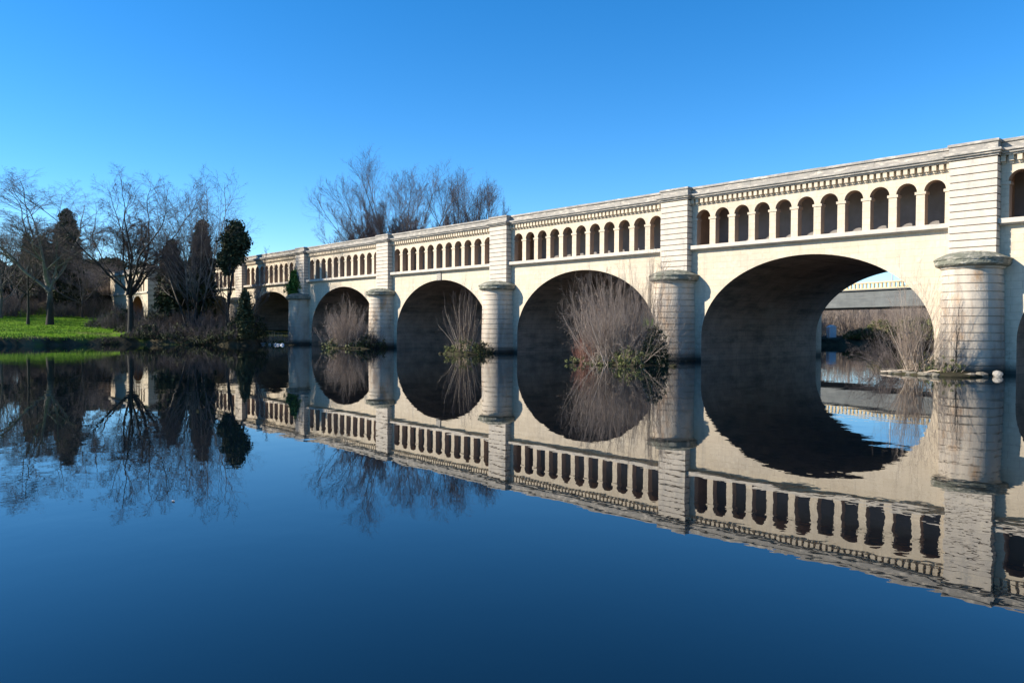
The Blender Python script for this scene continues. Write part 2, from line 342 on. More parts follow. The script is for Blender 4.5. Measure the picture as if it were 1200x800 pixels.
def arch_pts(n=56):
    return [(A_*math.cos(t), Z0+B_*math.sin(t)) for t in [PI*k/n for k in range(n+1)]][::-1]
def build_span():
    ap = arch_pts(); m = MB(); ztop = 8.12
    full = [(-A_, -2.4)] + ap + [(A_, -2.4)]
    mr = MB(); mf = m
    for Yp, zt, fl in ((YF, ztop, 0), (YB, 12.2, 1)):
        m = (mf, mr)[fl]
        for (x0, z0), (x1, z1) in zip(ap[:-1], ap[1:]):
            q = [(x0, Yp, z0), (x1, Yp, z1), (x1, Yp, zt), (x0, Yp, zt)]
            m.quad(*(q[::-1] if fl else q))
        for sx in (-1, 1):
            q = [(sx*10, Yp, -2.4), (sx*A_, Yp, -2.4), (sx*A_, Yp, Z0), (sx*10, Yp, Z0)]; m.quad(*q)
            q = [(sx*10, Yp, Z0), (sx*A_, Yp, Z0), (sx*A_, Yp, zt), (sx*10, Yp, zt)]; m.quad(*q)
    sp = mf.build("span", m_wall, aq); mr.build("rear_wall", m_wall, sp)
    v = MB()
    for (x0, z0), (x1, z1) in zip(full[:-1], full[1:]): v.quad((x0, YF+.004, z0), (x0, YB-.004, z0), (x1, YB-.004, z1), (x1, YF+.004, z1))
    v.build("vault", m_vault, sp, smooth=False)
    # sill
    s = MB()
    s.box(-8.79, .22, 8.16, 8.79, YF+.55, 8.44, .03); s.box(-8.79, .38, 8.10, 8.79, YF+.5, 8.158); s.build("sill", m_rust, sp)
    # arcade: eleven arched openings
    a = MB(); YI = YF+.5; hw, hr, zs, zb, zt = .545, .59, 10.46, 8.442, 11.36; N = 14
    cs = [(k-5)*1.57 for k in range(11)]
    xl = -8.79
    for k, c in enumerate(cs+[None]):
        xr = c-hr if c is not None else 8.79
        el = -8.79 if k == 0 else cs[k-1]+hw; er = c-hw if c is not None else 8.79
        a.box(el, YF, zb, er, YI, 10.30)                                        # column shaft
        a.box(el-(.07 if k else 0), YF-.045, 10.302, er+(.07 if c is not None else 0), YI+.05, 10.458)   # impost
        a.box(xl, YF, zs, xr, YI, zt)                                           # wall beside the arch
        if c is not None:
            pts = [(c-hr*math.cos(PI*j/N), zs+hr*math.sin(PI*j/N)) for j in range(N+1)]
            for (x0, z0), (x1, z1) in zip(pts[:-1], pts[1:]):
                a.quad((x0, YF, z0), (x1, YF, z1), (x1, YF, zt), (x0, YF, zt)); a.quad((x0, YI, zt), (x1, YI, zt), (x1, YI, z1), (x0, YI, z0))
                a.quad((x0, YF, z0), (x0, YI, z0), (x1, YI, z1), (x1, YF, z1))
            xl = c+hr
    arc = a.build("arcade", m_wall, sp)
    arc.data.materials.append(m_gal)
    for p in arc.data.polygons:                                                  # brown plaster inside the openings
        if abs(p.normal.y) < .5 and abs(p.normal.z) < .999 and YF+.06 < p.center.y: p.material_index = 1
    g = MB()
    g.box(-10, YF+.51, 7.9, 10, 3.6, 8.2); g.box(-10, YF+.501, 11.362, 10, 3.6, 11.6)
    for sx in (-1, 1): g.box(sx*9.45-.55, YF+.502, 8.2, sx*9.45+.55, 3.45, 11.36)
    g.build("gallery_floor", m_gal, sp)
    MB().box(-10, 3.46, 8.2, 10, 3.8, 11.37).build("gallery_wall", m_back, sp)
    # entablature
    e = MB(); e.box(-8.79, YF, 11.362, 8.79, YF+.5, 11.855); n_ = 44
    for k in range(n_+1):
        x = -8.65+k*17.3/n_
        e.box(x-.115, .40, 11.52, x+.115, YF-.001, 11.85, .02); e.box(x-.09, .54, 11.42, x+.09, YF-.001, 11.519)
    e.build("corbel_table", m_wall, sp)
    c = MB(); c.box(-8.79, .34, 11.857, 8.79, YF+.6, 11.95); c.box(-8.79, .22, 11.952, 8.79, YF+.6, 12.06); c.box(-8.79, .12, 12.062, 8.79, YF+.6, 12.21, .03)
    c.build("cornice", m_par, sp)
    p = MB(); rnd = random.Random(3)
    x = -8.77
    while x < 8.7:
        x1 = min(8.77, x+rnd.uniform(1.3, 2.0)); j = rnd.uniform(-.008, .008)
        p.box(x+.004, .52+j, 12.212, x1-.004, 1.2, 12.59, .01); x = x1
    x = -8.77
    while x < 8.7:
        x1 = min(8.77, x+rnd.uniform(1.0, 1.7)); j = rnd.uniform(-.012, .012)
        p.box(x+.004, .44+j, 12.592, x1-.004, 1.28, 12.755+j, .015); x = x1
    p.build("parapet", m_par, sp)
    t = MB(); t.box(-10, 1.3, 11.8, 10, 4.6, 12.2); t.box(-10, 13.6, 11.8, 10, YB-.004, 12.2)
    t.build("towpath", m_rock, sp)
    MB().box(-10, YB-.7, 12.201, 10, YB+.1, 12.77).build("rear_parapet", m_par, sp)
    MB().quad((-10, 4.6, 11.9), (10, 4.6, 11.9), (10, 13.6, 11.9), (-10, 13.6, 11.9)).build("canal_water", m_water, sp)
    return sp
span0 = build_span(); span_list = {}
for i in NPIER:
    if i < -1: continue
    o = span0 if i == 0 else copy_tree(span0, aq)
    o.location = (-20*i+8.8, 0, 0)              # span i lies to the right of pier i
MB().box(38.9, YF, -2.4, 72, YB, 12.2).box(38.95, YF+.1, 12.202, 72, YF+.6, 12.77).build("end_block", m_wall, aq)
MB().box(-.36, YF-.10, 7.22, .36, YF+.2, 8.09, .03).build("keystone", m_par, aq, loc=(-51.2, 0, 0))

# ivy and wall plants (separate things growing on the stone)
def leaves(rng, cen, size, flat=None):
    n = len(cen); a = rng.normal(size=(n, 3)); a /= np.linalg.norm(a, axis=1)[:, None]
    b = np.cross(a, rng.normal(size=(n, 3))); b /= np.linalg.norm(b, axis=1)[:, None]
    s = size*rng.uniform(.6, 1.4, (n, 1)); a = a*s; b = b*s*.55
    V = np.stack([cen-a, cen-b*1., cen+a, cen+b], 1).reshape(-1, 3)
    return V, np.arange(4*n).reshape(-1, 4)
def clump_leaves(rng, ncl, per, cen_fn, cl_r, size):
    c = cen_fn(ncl); off = rng.normal(size=(ncl, per, 3))*cl_r
    return leaves(rng, (c[:, None, :]+off).reshape(-1, 3), size)

# ---------------------------------------------------------------- left-bank abutment block
ab = empty("abutment", (-122.1, -6.7, 0), label="square stone end pavilion of the aqueduct on the left bank with a tall red-lined arch", cat="pavilion")
def build_abutment():
    m = MB(); L = -22.; D = 24.; zb = -.2
    ac, ar, az, = -5.6, 3.4, 4.0; zt = 7.72; n = 28
    pts = [(ac-ar*math.cos(PI*k/n), az+ar*math.sin(PI*k/n)*1.0) for k in range(n+1)]
    for (x0, z0), (x1, z1) in zip(pts[:-1], pts[1:]): m.quad((x0, 0, z0), (x1, 0, z1), (x1, 0, zt), (x0, 0, zt))
    m.quad((L, 0, zb), (ac-ar, 0, zb), (ac-ar, 0, zt), (L, 0, zt)); m.quad((ac+ar, 0, zb), (0, 0, zb), (0, 0, zt), (ac+ar, 0, zt))
    m.quad((0, 0, zb), (0, D, zb), (0, D, 12), (0, 0, 12)); m.quad((L, D, zb), (L, 0, zb), (L, 0, 12), (L, D, 12)); m.quad((0, D, zb), (L, D, zb), (L, D, 12), (0, D, 12))
    m.quad((L, 0.4, 11.9), (0, .4, 11.9), (0, D, 11.9), (L, D, 11.9))
    # blind arcade zone with five narrow arched openings near the corner, plain wall elsewhere
    cs = [-2.2-1.35*k for k in range(5)]; hw = .38; zs, z1t = 10.2, 11.3; edges = sorted([c for c in cs])
    xl = -9.0; m.quad((L, 0, zt), (xl, 0, zt), (xl, 0, z1t), (L, 0, z1t))
    for c in edges:
        m.box(xl, 0, zt+.4, c-hw, .45, z1t)
        P2 = [(c-hw*math.cos(PI*j/10), zs+hw*math.sin(PI*j/10)) for j in range(11)]
        for (x0, z0), (x1, z1) in zip(P2[:-1], P2[1:]):
            m.quad((x0, 0, z0), (x1, 0, z1), (x1, 0, z1t), (x0, 0, z1t)); m.quad((x0, 0, z0), (x0, .45, z0), (x1, .45, z1), (x1, 0, z1))
        xl = c+hw
    m.box(xl, 0, zt+.4, -.001, .45, z1t)
    m.box(-9, .002, zt, -.002, .44, zt+.4)
    m.build("wall", m_wall, ab)
    v = MB(); full = [(ac-ar, zb)]+pts+[(ac+ar, zb)]
    for (x0, z0), (x1, z1) in zip(full[:-1], full[1:]): v.quad((x0, .003, z0), (x0, 7, z0), (x1, 7, z1), (x1, .003, z1))
    v.quad((ac-ar, 7, zb), (ac+ar, 7, zb), (ac+ar, 7, 8), (ac-ar, 7, 8)); v.build("archway", mat("red_brick_lining", (.42, .15, .08), var=(.3, .12, .07), noise=2), ab)
    MB().box(-9, .9, zt, -.1, 1.2, 11.3).build("gallery_wall", m_back, ab)
    b = MB(); b.box(L-.1, -.2, zt+.05, .1, -.003, zt+.3); b.build("sill", m_rust, ab)
    c = MB(); c.box(L-.2, -.35, 11.302, .2, .6, 11.62, .03); c.box(L, 0, 11.622, 0, .5, 11.98); c.box(L-.06, -.06, 11.982, .06, .6, 12.16, .02); c.build("parapet", m_par, ab)
build_abutment()

# ---------------------------------------------------------------- vectorised branching plants
def norm(a): return a/np.maximum(np.linalg.norm(a, axis=-1, keepdims=True), 1e-9)
def polyline(rng, p, d, L, K, up, wander):
    N = len(p); out = np.zeros((N, K, 3)); out[:, 0] = p; st = (L/(K-1))[:, None]
    for k in range(1, K):
        out[:, k] = out[:, k-1]+d*st
        d = norm(d+np.array([0, 0, up])+rng.normal(size=(N, 3))*wander)
    return out
def grow(rng, P, R, m, tmin, ang, lr, K, up, wander, rr, tmax=1., minr=.004):
    N, K0 = P.shape[:2]; L = np.linalg.norm(np.diff(P, axis=1), axis=2).sum(1)
    pi = np.repeat(np.arange(N), m)
    t = tmin+(tmax-tmin)*((np.tile(np.arange(m), N)+rng.uniform(0, 1, N*m))/m); t = np.clip(t, 0, .999)
    s = t*(K0-1); i = s.astype(int); f = (s-i)[:, None]
    p = P[pi, i]*(1-f)+P[pi, i+1]*f; d0 = norm(P[pi, i+1]-P[pi, i]); r = R[pi, i]*(1-f[:, 0])+R[pi, i+1]*f[:, 0]
    q = norm(np.cross(d0, rng.normal(size=(N*m, 3)))); a = np.radians(rng.normal(ang, ang*.22, N*m))[:, None]
    d = norm(d0*np.cos(a)+q*np.sin(a)); Lc = L[pi]*lr*rng.uniform(.6, 1.2, N*m)*(1.15-.55*t)
    C_ = polyline(rng, p, d, Lc, K, up, wander)
    r0 = np.maximum(r*rr, minr); RC = r0[:, None]*np.linspace(1, .35, K)[None]
    return C_, RC
def tubes(P, R, n):
    N, K = P.shape[:2]; D = norm(P[:, -1]-P[:, 0]); ref = np.tile(np.array([.31, .87, .38]), (N, 1))
    A = norm(np.cross(D, ref)); B = np.cross(D, A); th = np.arange(n)*2*PI/n
    ring = A[:, None, :]*np.cos(th)[None, :, None]+B[:, None, :]*np.sin(th)[None, :, None]
    V = (P[:, :, None, :]+ring[:, None]*R[:, :, None, None]).reshape(-1, 3)
    base = (np.arange(N)*K*n)[:, None, None]; k = (np.arange(K-1)*n)[None, :, None]; j = np.arange(n)[None, None, :]
    a = base+k+j; b = base+k+(j+1) % n
    return V, np.stack([a, b, b+n, a+n], -1).reshape(-1, 4)
def join(parts):
    Vs, Fs, o = [], [], 0
    for V, F_ in parts: Vs.append(V); Fs.append(F_+o); o += len(V)
    return np.concatenate(Vs), np.concatenate(Fs)
def fitbox(arrs, H, W, base=0.):
    """scale so that the plant is H high and about W wide (real size of this one plant)"""
    allp = np.concatenate([a.reshape(-1, 3) for a in arrs]); hz = np.percentile(allp[:, 2], 99.7); wx = np.percentile(np.abs(allp[:, :2]), 98.)*2
    s = np.array([W/wx, W/wx, H/hz]); return [a*s for a in arrs]
def bare_tree(name, label, x, y, H, W, seed, cat="tree", group=None, r=.3, stems=1, lean=(0, 0), first=.25, limbs=8, ang=42, up=.10, m=(6, 6, 5), barkm=None, twigm=None,
              z=None, trunkL=.55, wander=.09, tw=.012, limb_lr=.8, fan=.25, m5=3, fork=0, sub=(.55, .55, .6, .7)):
    rng = np.random.default_rng(seed); z = gz(x, y)-.12 if z is None else z
    root = empty(name, (x, y, z), label=label, cat=cat, group=group)
    p = np.zeros((stems, 3)); d = np.zeros((stems, 3)); d[:, 2] = 1
    if stems > 1:
        p[:, :2] = rng.normal(size=(stems, 2))*r*1.6; d[:, :2] = rng.normal(size=(stems, 2))*fan
    d[:, :2] += np.array(lean); d = norm(d)
    L = np.full(stems, H*trunkL)*rng.uniform(.85, 1.1, stems)
    if fork:
        k_ = np.arange(stems); tl = np.radians(fan*100*np.sqrt((k_+.3)/stems)); az_ = k_*2.39996+seed; p[:, 2] = H*fork*(1+.12*rng.uniform(-1, .6, stems)); p[:, :2] *= .5
        d = np.stack([np.sin(tl)*np.cos(az_)+lean[0], np.sin(tl)*np.sin(az_)+lean[1], np.cos(tl)], 1); d = norm(d); L = (H*(1-fork))*rng.uniform(.78, .96, stems)
    P0 = polyline(rng, p, d, L, 9, up*.3, wander*.6); R0 = r*np.linspace(1, .45, 9)[None]*rng.uniform(.7, 1.1, (stems, 1)); R0[:, 0] *= 1.35
    P1, R1 = grow(rng, P0, R0, limbs, first, ang, limb_lr, 8, up, wander, .55)
    # leader continues
    Pl = polyline(rng, P0[:, -1], norm(P0[:, -1]-P0[:, -2]), L*.75, 8, .05, wander); Rl = R0[:, -1:]*np.linspace(1, .3, 8)[None]
    P1 = np.concatenate([P1, Pl]); R1 = np.concatenate([R1, Rl])
    P2, R2 = grow(rng, P1, R1, m[0], .2, ang*.9, sub[0], 6, up, wander*1.2, .55, minr=tw*1.6)
    P3, R3 = grow(rng, P2, R2, m[1], .15, min(40, ang*1.3), sub[1], 4, up*.8, wander*1.4, .6, minr=tw)
    P4, R4 = grow(rng, P3, R3, m[2], .1, min(38, ang*1.4), sub[2], 3, up*.6, wander*1.4, .65, minr=tw*.7)
    P5, R5 = grow(rng, P4, R4, m5, .1, min(36, ang*1.5), sub[3], 3, up*.6, wander*1.4, .75, minr=tw*.55)
    P0, P1, P2, P3, P4, P5 = fitbox([P0, P1, P2, P3, P4, P5], H, W)
    tb = [tubes(P0, R0, 8), tubes(P1, R1, 6)]
    if fork:
        zt_ = P0[:, 0, 2].max()*1.02; Pt = np.array([[[0, 0, 0], [.05, .02, zt_*.3], [-.05, .06, zt_*.7], [0, 0, zt_]]]); tb.append(tubes(Pt, np.array([[1.55, 1.2, 1.05, .75]])*r*stems**.25, 10))
    V, F_ = join(tb)
    np_mesh("trunk", V, F_, barkm or m_bark, root, True)
    V, F_ = join([tubes(P2, R2, 4), tubes(P3, R3, 3), tubes(P4, R4, 3), tubes(P5, R5, 3)])
    np_mesh("crown", V, F_, twigm or m_twig, root)
    return root
def cypress(name, label, x, y, H, W, seed, mt=None, ncl=700, shape=0, cat="tree", group=None, size=.28, z=None, per=14, trunk=.06):
    rng = np.random.default_rng(seed); root = empty(name, (x, y, gz(x, y)-.1 if z is None else z), label=label, cat=cat, group=group)
    lump = rng.normal(size=(40, 3)); lump /= np.linalg.norm(lump, axis=1)[:, None]
    def cen(n):
        t = rng.uniform(0, 1, n) if shape == 0 else rng.beta(1.6, 1.4, n)
        if shape == 0: pr = np.interp(t, [0, .08, .3, .6, .85, 1], [.45, .85, 1, .78, .42, .04])
        elif shape == 1: pr = np.sqrt(np.clip(1-(2*t-1)**2, 0, 1))
        else: pr = np.interp(t, [0, .2, .5, .8, 1], [.9, 1, .85, .5, .1])
        a = rng.uniform(0, 2*PI, n); rr = W/2*pr*np.sqrt(rng.uniform(.35, 1, n))*(1+.16*np.sin(a*3+t*9+seed)+.12*np.sin(a*5-t*17))
        z0 = .02 if shape == 0 else (.25 if shape == 1 else .02)
        return np.stack([rr*np.cos(a), rr*np.sin(a), H*(z0+(1-z0)*t)+rng.normal(size=n)*.1], 1)
    V, F_ = clump_leaves(rng, ncl, per, cen, size*.9, size)
    P = polyline(rng, np.zeros((1, 3)), np.array([[0, 0, 1.]]), np.array([H*.93]), 8, 0, .03)
    tv = tubes(P, np.linspace(trunk*W*.7+.08, .03, 8)[None], 8); P1, R1 = grow(rng, P, np.full((1, 8), .1), 26, .1, 60, .25, 4, .1, .1, .5)
    np_mesh("trunk", *join([tv, tubes(P1, R1, 4)]), m_barkd, root, True); np_mesh("crown", V, F_, mt or m_cyp, root)
    return root
def bush(name, label, x, y, H, W, seed, n=60, z=None, twigm=None, green=0, greenH=.3, cat="bush", group=None, m=(5, 4, 3), lean=(0, 0), spread=.55, r=.03, up=.04, tw=.006, base=.25, gm=None, stemm=None, ang=28, gsize=.12):
    rng = np.random.default_rng(seed); root = empty(name, (x, y, gz(x, y)-.05 if z is None else z), label=label, cat=cat, group=group)
    p = np.zeros((n, 3)); p[:, :2] = rng.normal(size=(n, 2))*W*base*.5; d = rng.normal(size=(n, 3))*spread; d[:, 2] = 1; d[:, :2] += p[:, :2]/W*1.2+np.array(lean); d = norm(d)
    L = H*rng.uniform(.45, 1.1, n); P0 = polyline(rng, p, d, L, 8, up, .10); R0 = r*rng.uniform(.6, 1.3, (n, 1))*np.linspace(1, .3, 8)[None]
    P1, R1 = grow(rng, P0, R0, m[0], .15, ang, .5, 5, up, .14, .6, minr=tw)
    P2, R2 = grow(rng, P1, R1, m[1], .1, ang*1.2, .5, 4, up, .16, .6, minr=tw*.8)
    arr = [P0, P1, P2]
    if m[2]: P3, R3 = grow(rng, P2, R2, m[2], .1, ang*1.3, .5, 3, up, .16, .7, minr=tw*.6); arr.append(P3)
    arr = fitbox(arr, H, W)
    np_mesh("stems", *tubes(arr[0], R0, 5), stemm or twigm or m_twigr, root)
    tt = [tubes(arr[1], R1, 3), tubes(arr[2], R2, 3)]+([tubes(arr[3], R3, 3)] if m[2] else [])
    np_mesh("twigs", *join(tt), twigm or m_twigr, root)
    if green:
        def cen(k):
            a = rng.uniform(0, 2*PI, k); rr = W*.5*np.sqrt(rng.uniform(0, 1, k)); h = H*greenH*rng.uniform(0, 1, k)*(1-.6*(rr/(W*.5))**2)
            return np.stack([rr*np.cos(a), rr*np.sin(a), h+.05], 1)
        np_mesh("foliage", *clump_leaves(rng, green, 22, cen, gsize*1.1, gsize), gm or m_leafo, root)
    return root

# left bank, big trees in front
G1 = dict(group="bare riverside trees")
bare_tree("plane_tree", "tall bare tree with thick dark lower trunk and pale upper limbs standing on the lawn", -114.6, -22.4, 21.5, 17, 11, r=.24, stems=6, fork=.36, fan=.28, limbs=7, first=.25, ang=34, m=(7, 6, 5), barkm=m_barkp, up=.08, limb_lr=.55, tw=.013, **G1)
bare_tree("bare_tree", "thin dark trunked bare tree on the lawn just left of the thick trunk", -116.4, -24.8, 15.5, 10, 12, r=.19, limbs=7, first=.5, m=(7, 6, 5), up=.1, barkm=m_barkd, trunkL=.4, limb_lr=1.1, tw=.013, **G1)
bare_tree("bare_tree", "dark forked bare tree at the water's edge in front of the stone pavilion", -93.6, -17.4, 20.3, 18.5, 13, r=.17, stems=9, fork=.36, fan=.46, limbs=8, first=.2, ang=38, m=(7, 6, 5), limb_lr=.55, barkm=m_barkd, twigm=m_twigd, up=.06, wander=.13, **G1)
bare_tree("ash_tree", "multi-stemmed bare tree with pale slender stems on the bank right of the pavilion", -89.0, -10.9, 21, 18, 14, r=.14, stems=8, limbs=6, first=.3, ang=26, m=(6, 5, 5), trunkL=.7, barkm=m_barkp, up=.1, fan=.15, m5=2, **G1)
bare_tree("bare_tree", "slender dark bare tree before the second distant arch beside the ivy column", -83.2, -8.6, 13.0, 6.5, 15, r=.15, limbs=7, first=.35, ang=35, m=(5, 5, 4), barkm=m_barkd, **G1)
bare_tree("leaning_tree", "thin bare sapling leaning right over the water before the distant parapet", -80.6, -7.4, 11.5, 8, 16, r=.10, stems=3, limbs=4, first=.45, ang=24, m=(4, 4, 4), barkm=m_bark, lean=(.42, .46), trunkL=.8, **G1)
G1 = dict(group="bare trees behind the lawn")
bare_tree("leaning_tree", "dark leaning bare tree at the far left edge behind the lawn", -138.5, -23.0, 12, 12, 17, r=.45, limbs=8, first=.4, ang=50, m=(8, 6, 5), barkm=m_barkd, lean=(.2, .3), trunkL=.35, limb_lr=1.4, **G1)
bare_tree("bare_tree", "pinkish brown bare tree cut by the left frame edge", -140, -35, 14, 14, 18, r=.3, limbs=9, first=.3, ang=45, m=(8, 6, 5), twigm=m_twigk, trunkL=.35, limb_lr=1.4, tw=.016, **G1)
bare_tree("bare_tree", "low spreading grey bare tree between the lawn trees and the tall cypress", -135, -13.5, 12, 14, 19, r=.25, limbs=9, first=.3, ang=50, m=(8, 6, 5), trunkL=.35, limb_lr=1.4, tw=.016, **G1)
bare_tree("bare_tree", "grey brown bare tree filling the gap behind the thin dark trunk", -131, -26, 16, 14, 20, r=.25, limbs=9, first=.3, ang=45, m=(8, 6, 5), trunkL=.35, limb_lr=1.4, tw=.016, **G1)
bare_tree("bare_tree", "brown bare tree standing just left of the dark leaning one", -145, -29, 15, 12, 29, r=.25, limbs=9, first=.3, ang=40, m=(8, 6, 5), trunkL=.35, limb_lr=1.4, tw=.016, **G1)
# evergreens on the left
cypress("cypress", "tallest dark pointed cypress rising behind the bare lawn trees", -143.5, -14.0, 17.6, 5.6, 21, ncl=1500, group="dark evergreens on the left bank")
cypress("cypress", "narrow small cypress spire left of the tallest cypress", -162, -17.0, 13.5, 2.4, 22, ncl=450, group="dark evergreens on the left bank")
cypress("evergreen_oak", "broad rounded evergreen directly left of the tallest cypress", -154, -16.0, 12, 6.5, 23, m_ever, ncl=1100, shape=2, group="dark evergreens on the left bank")
cypress("ivy_clad_tree", "bulky dark ivy-covered evergreen immediately right of the stone pavilion", -102.2, -9.4, 12.4, 4.0, 24, m_ever, ncl=640, shape=2, group="dark evergreens on the left bank")
cypress("cypress", "ragged dark cypress behind the pale multi-stemmed tree", -99.8, -6.0, 15.4, 3.6, 25, ncl=620, group="dark evergreens on the left bank")
cypress("ivy_clad_tree", "short dark ivy-covered stump column beside the second distant arch", -77.9, -8.8, 5.8, 1.5, 26, m_ever, ncl=420, shape=2, size=.2, group="dark evergreens on the left bank")
def pine():
    rng = np.random.default_rng(27); x, y = -84.0, -8.7; root = empty("pine_tree", (x, y, gz(x, y)-.1), label="round-topped dark pine whose crown rises just above the distant parapet", cat="tree")
    P = np.array([[[0, 0, 0], [.1, .1, 3], [.35, .4, 6], [.6, .7, 9], [.8, .9, 11.6], [.85, .95, 13.2]]]); R = np.array([[.2, .17, .15, .13, .09, .04]])
    P1, R1 = grow(rng, P, R, 16, .55, 55, .14, 5, .15, .1, .5); np_mesh("trunk", *join([tubes(P, R, 8), tubes(P1, R1, 5)]), m_barkd, root, True)
    def cen(n):
        a = rng.normal(size=(n, 3)); a = norm(a)*rng.uniform(.55, 1, (n, 1))**.5
        f = 1+.2*np.sin(a[:, :1]*5+1)+.15*np.cos(a[:, 2:]*7)
        c = np.where(rng.uniform(size=(n, 1)) < .72, np.array([[.8, .9, 12.1]]), np.array([[.15, .2, 9.7]])); q = np.where(c[:, 2:] > 11, np.array([[1.3, 1.3, 1.9]]), np.array([[1.05, 1.05, 1.3]]))
        return a*q*f+c+rng.normal(size=(n, 3))*.12
    np_mesh("crown", *clump_leaves(rng, 620, 16, cen, .22, .2), m_cyp, root)
pine()
rngE = np.random.default_rng(31); proto = None
EV = [(-196, -42, 9, 8), (-203, -30, 8, 9), (-195, -18, 9, 7), (-210, -8, 8, 9), (-188, 0, 6.5, 8), (-200, 8, 8, 8), (-190, 14, 6, 7), (-176, 9, 5.5, 6), (-170, 15, 6, 6), (-182, 20, 7.5, 8), (-164, 20, 5.5, 6), (-157, 18, 6, 5.5), (-150, 20, 6.5, 6), (-180, -27, 7, 7), (-143, 22, 7, 6.5), (-136, 24, 8, 7), (-212, -52, 10, 9), (-126, 26, 7, 6), (-172, -38, 8, 8), (-186, -50, 9, 9), (-168, -52, 8, 8), (-200, -66, 10, 10), (-178, -64, 9, 9), (-222, -22, 9, 10), (-230, -36, 10, 10), (-215, -64, 10, 10), (-238, -50, 11, 11), (-176, -20.5, 7, 9), (-182, -33, 7, 9), (-190, -26, 8, 10), (-228, -78, 11, 11)]
for k, (x, y, H, W) in enumerate(EV):
    if k < 3:
        o = cypress("evergreen_tree", "dark rounded evergreen in the belt far behind the lawn trees", 0, 0, 8, 8, 40+k, m_ever, ncl=520, shape=1, size=.34, z=0, group="evergreens along the far left ridge")
        protoE = globals().setdefault("PE", []); protoE.append(o)
    else: o = copy_tree(PE[k % 3])
    o.location = (x, y, gz(x, y)-.3); o.scale = (W/8, W/8, H/8); o.rotation_euler = (0, 0, k*1.3)
# bare scrub on the slope between lawn and pavilion
SH = []
for k in range(3):
    SH.append(bush("bare_shrub", "rounded grey bare shrub on the brown slope behind the lawn", 0, 0, 4, 5.4, 60+k, n=70, z=0, twigm=(m_twig, m_twigr, m_twig)[k], m=(6, 5, 4), r=.035, spread=.8, base=.5, tw=.009, group="bare shrubs on the slope"))
rs = random.Random(9); spots = []
tries = 0
while len(spots) < 74 and tries < 6000:
    tries += 1; x = rs.uniform(-176, -112); y = rs.uniform(-48, -3)
    d_ = -x-90+0*y
    if x > -124 and y > -12: continue
    if x > -146 and y > -7.5: continue
    if gz(x, y) < 3.55 or (x > -128 and gz(x, y) < 3.2): continue
    if min([9]+[math.hypot(x-a, y-b) for a, b, _ in spots]) < 3.3: continue
    spots.append((x, y, rs.uniform(.7, 1.25)))
for k, (x, y, s) in enumerate(spots):
    o = SH[k] if k < 3 else copy_tree(SH[k % 3]); o.location = (x, y, gz(x, y)-.15); o.scale = (s, s, s*rs.uniform(.8, 1.15)); o.rotation_euler = (0, 0, rs.uniform(0, 6))
# undergrowth along the left bank and around the first distant piers
UG = [("low dark thicket at the water's edge beneath the forked tree", -96, -14.5, 2.4, 4.5, 0), ("tangled dark brambles on the bank left of the pale multi-stemmed tree", -91.3, -15.6, 1.9, 3.6, 1),
      ("brown brushwood at the foot of the pale multi-stemmed tree", -87, -10.8, 3.6, 4.6, 0), ("tall brown thicket inside the second distant arch", -81.8, -7.0, 5.2, 5, 1),
      ("yellowish bush hugging the foot of the pier left of the largest ivy", -80.0, -3.6, 3.2, 3.4, 2), ("olive bush right of the pavilion corner on the bank", -99, -12.5, 3.2, 4.4, 1),
      ("dark thicket under the ivy-covered evergreen", -103.5, -12.6, 4.0, 5, 0), ("brown thicket in front of the third distant arch", -89.5, -6.0, 5.4, 6, 0),
      ("scrubby bush at the foot of the pavilion wall", -117.5, -11.5, 3.4, 5, 0), ("leafless bush left of the forked tree at the lawn edge", -105, -17.0, 2.6, 4.2, 0), ("dark scrub below the pavilion arch", -112, -13.5, 3.6, 5, 1)]
for k, (lb, x, y, H, W, g) in enumerate(UG):
    bush("riverside_bush", lb, x, y, H, W, 80+k, n=60, twigm=(m_twig, m_twig, m_twigp)[g], m=(6, 5, 3), green=(0, 120, 240)[g], greenH=.75, spread=.6, base=.55, tw=.008, gm=(m_ever, m_ever, m_leafo)[g], gsize=.13, group="undergrowth on the left bank", r=.025)
TP = [bush("dark_thicket", "low dark leafless thicket among the bare trees along the left bank", 0, 0, 2, 4, 120+k, n=70, z=0, twigm=(m_twigd, m_twig)[k], m=(6, 5, 4), spread=.9, base=.7, tw=.008, r=.02, green=70, greenH=.5, gm=m_ever, gsize=.1, group="dark thickets lining the left bank") for k in range(2)]
TS = [(-90.6, -20.6, .6), (-91.0, -17.9, .8), (-89.4, -15.6, 1), (-87.4, -14.0, 1.1), (-85.2, -12.4, 1.1), (-83.2, -11.2, 1.2), (-81.0, -10.3, 1.1), (-79.0, -9.4, 1.2), (-94, -13.5, 1.5), (-97.5, -10, 1.8), (-90.5, -11, 1.7), (-86.2, -9.5, 1.6), (-102, -7.5, 2.0), (-107, -9, 2.0), (-93, -9, 2.2), (-99, -15.8, 1.2), (-104, -14.6, 1.3), (-109, -17, 1.2), (-90.0, -24.5, .45), (-82.5, -8.4, 1.5)]
for k, (x, y, q) in enumerate(TS):
    o = TP[k] if k < 2 else copy_tree(TP[k % 2]); o.location = (x, y, gz(x, y)-.1); o.scale = (q*.9, q*.9, q*.85); o.rotation_euler = (0, 0, k*2.1)
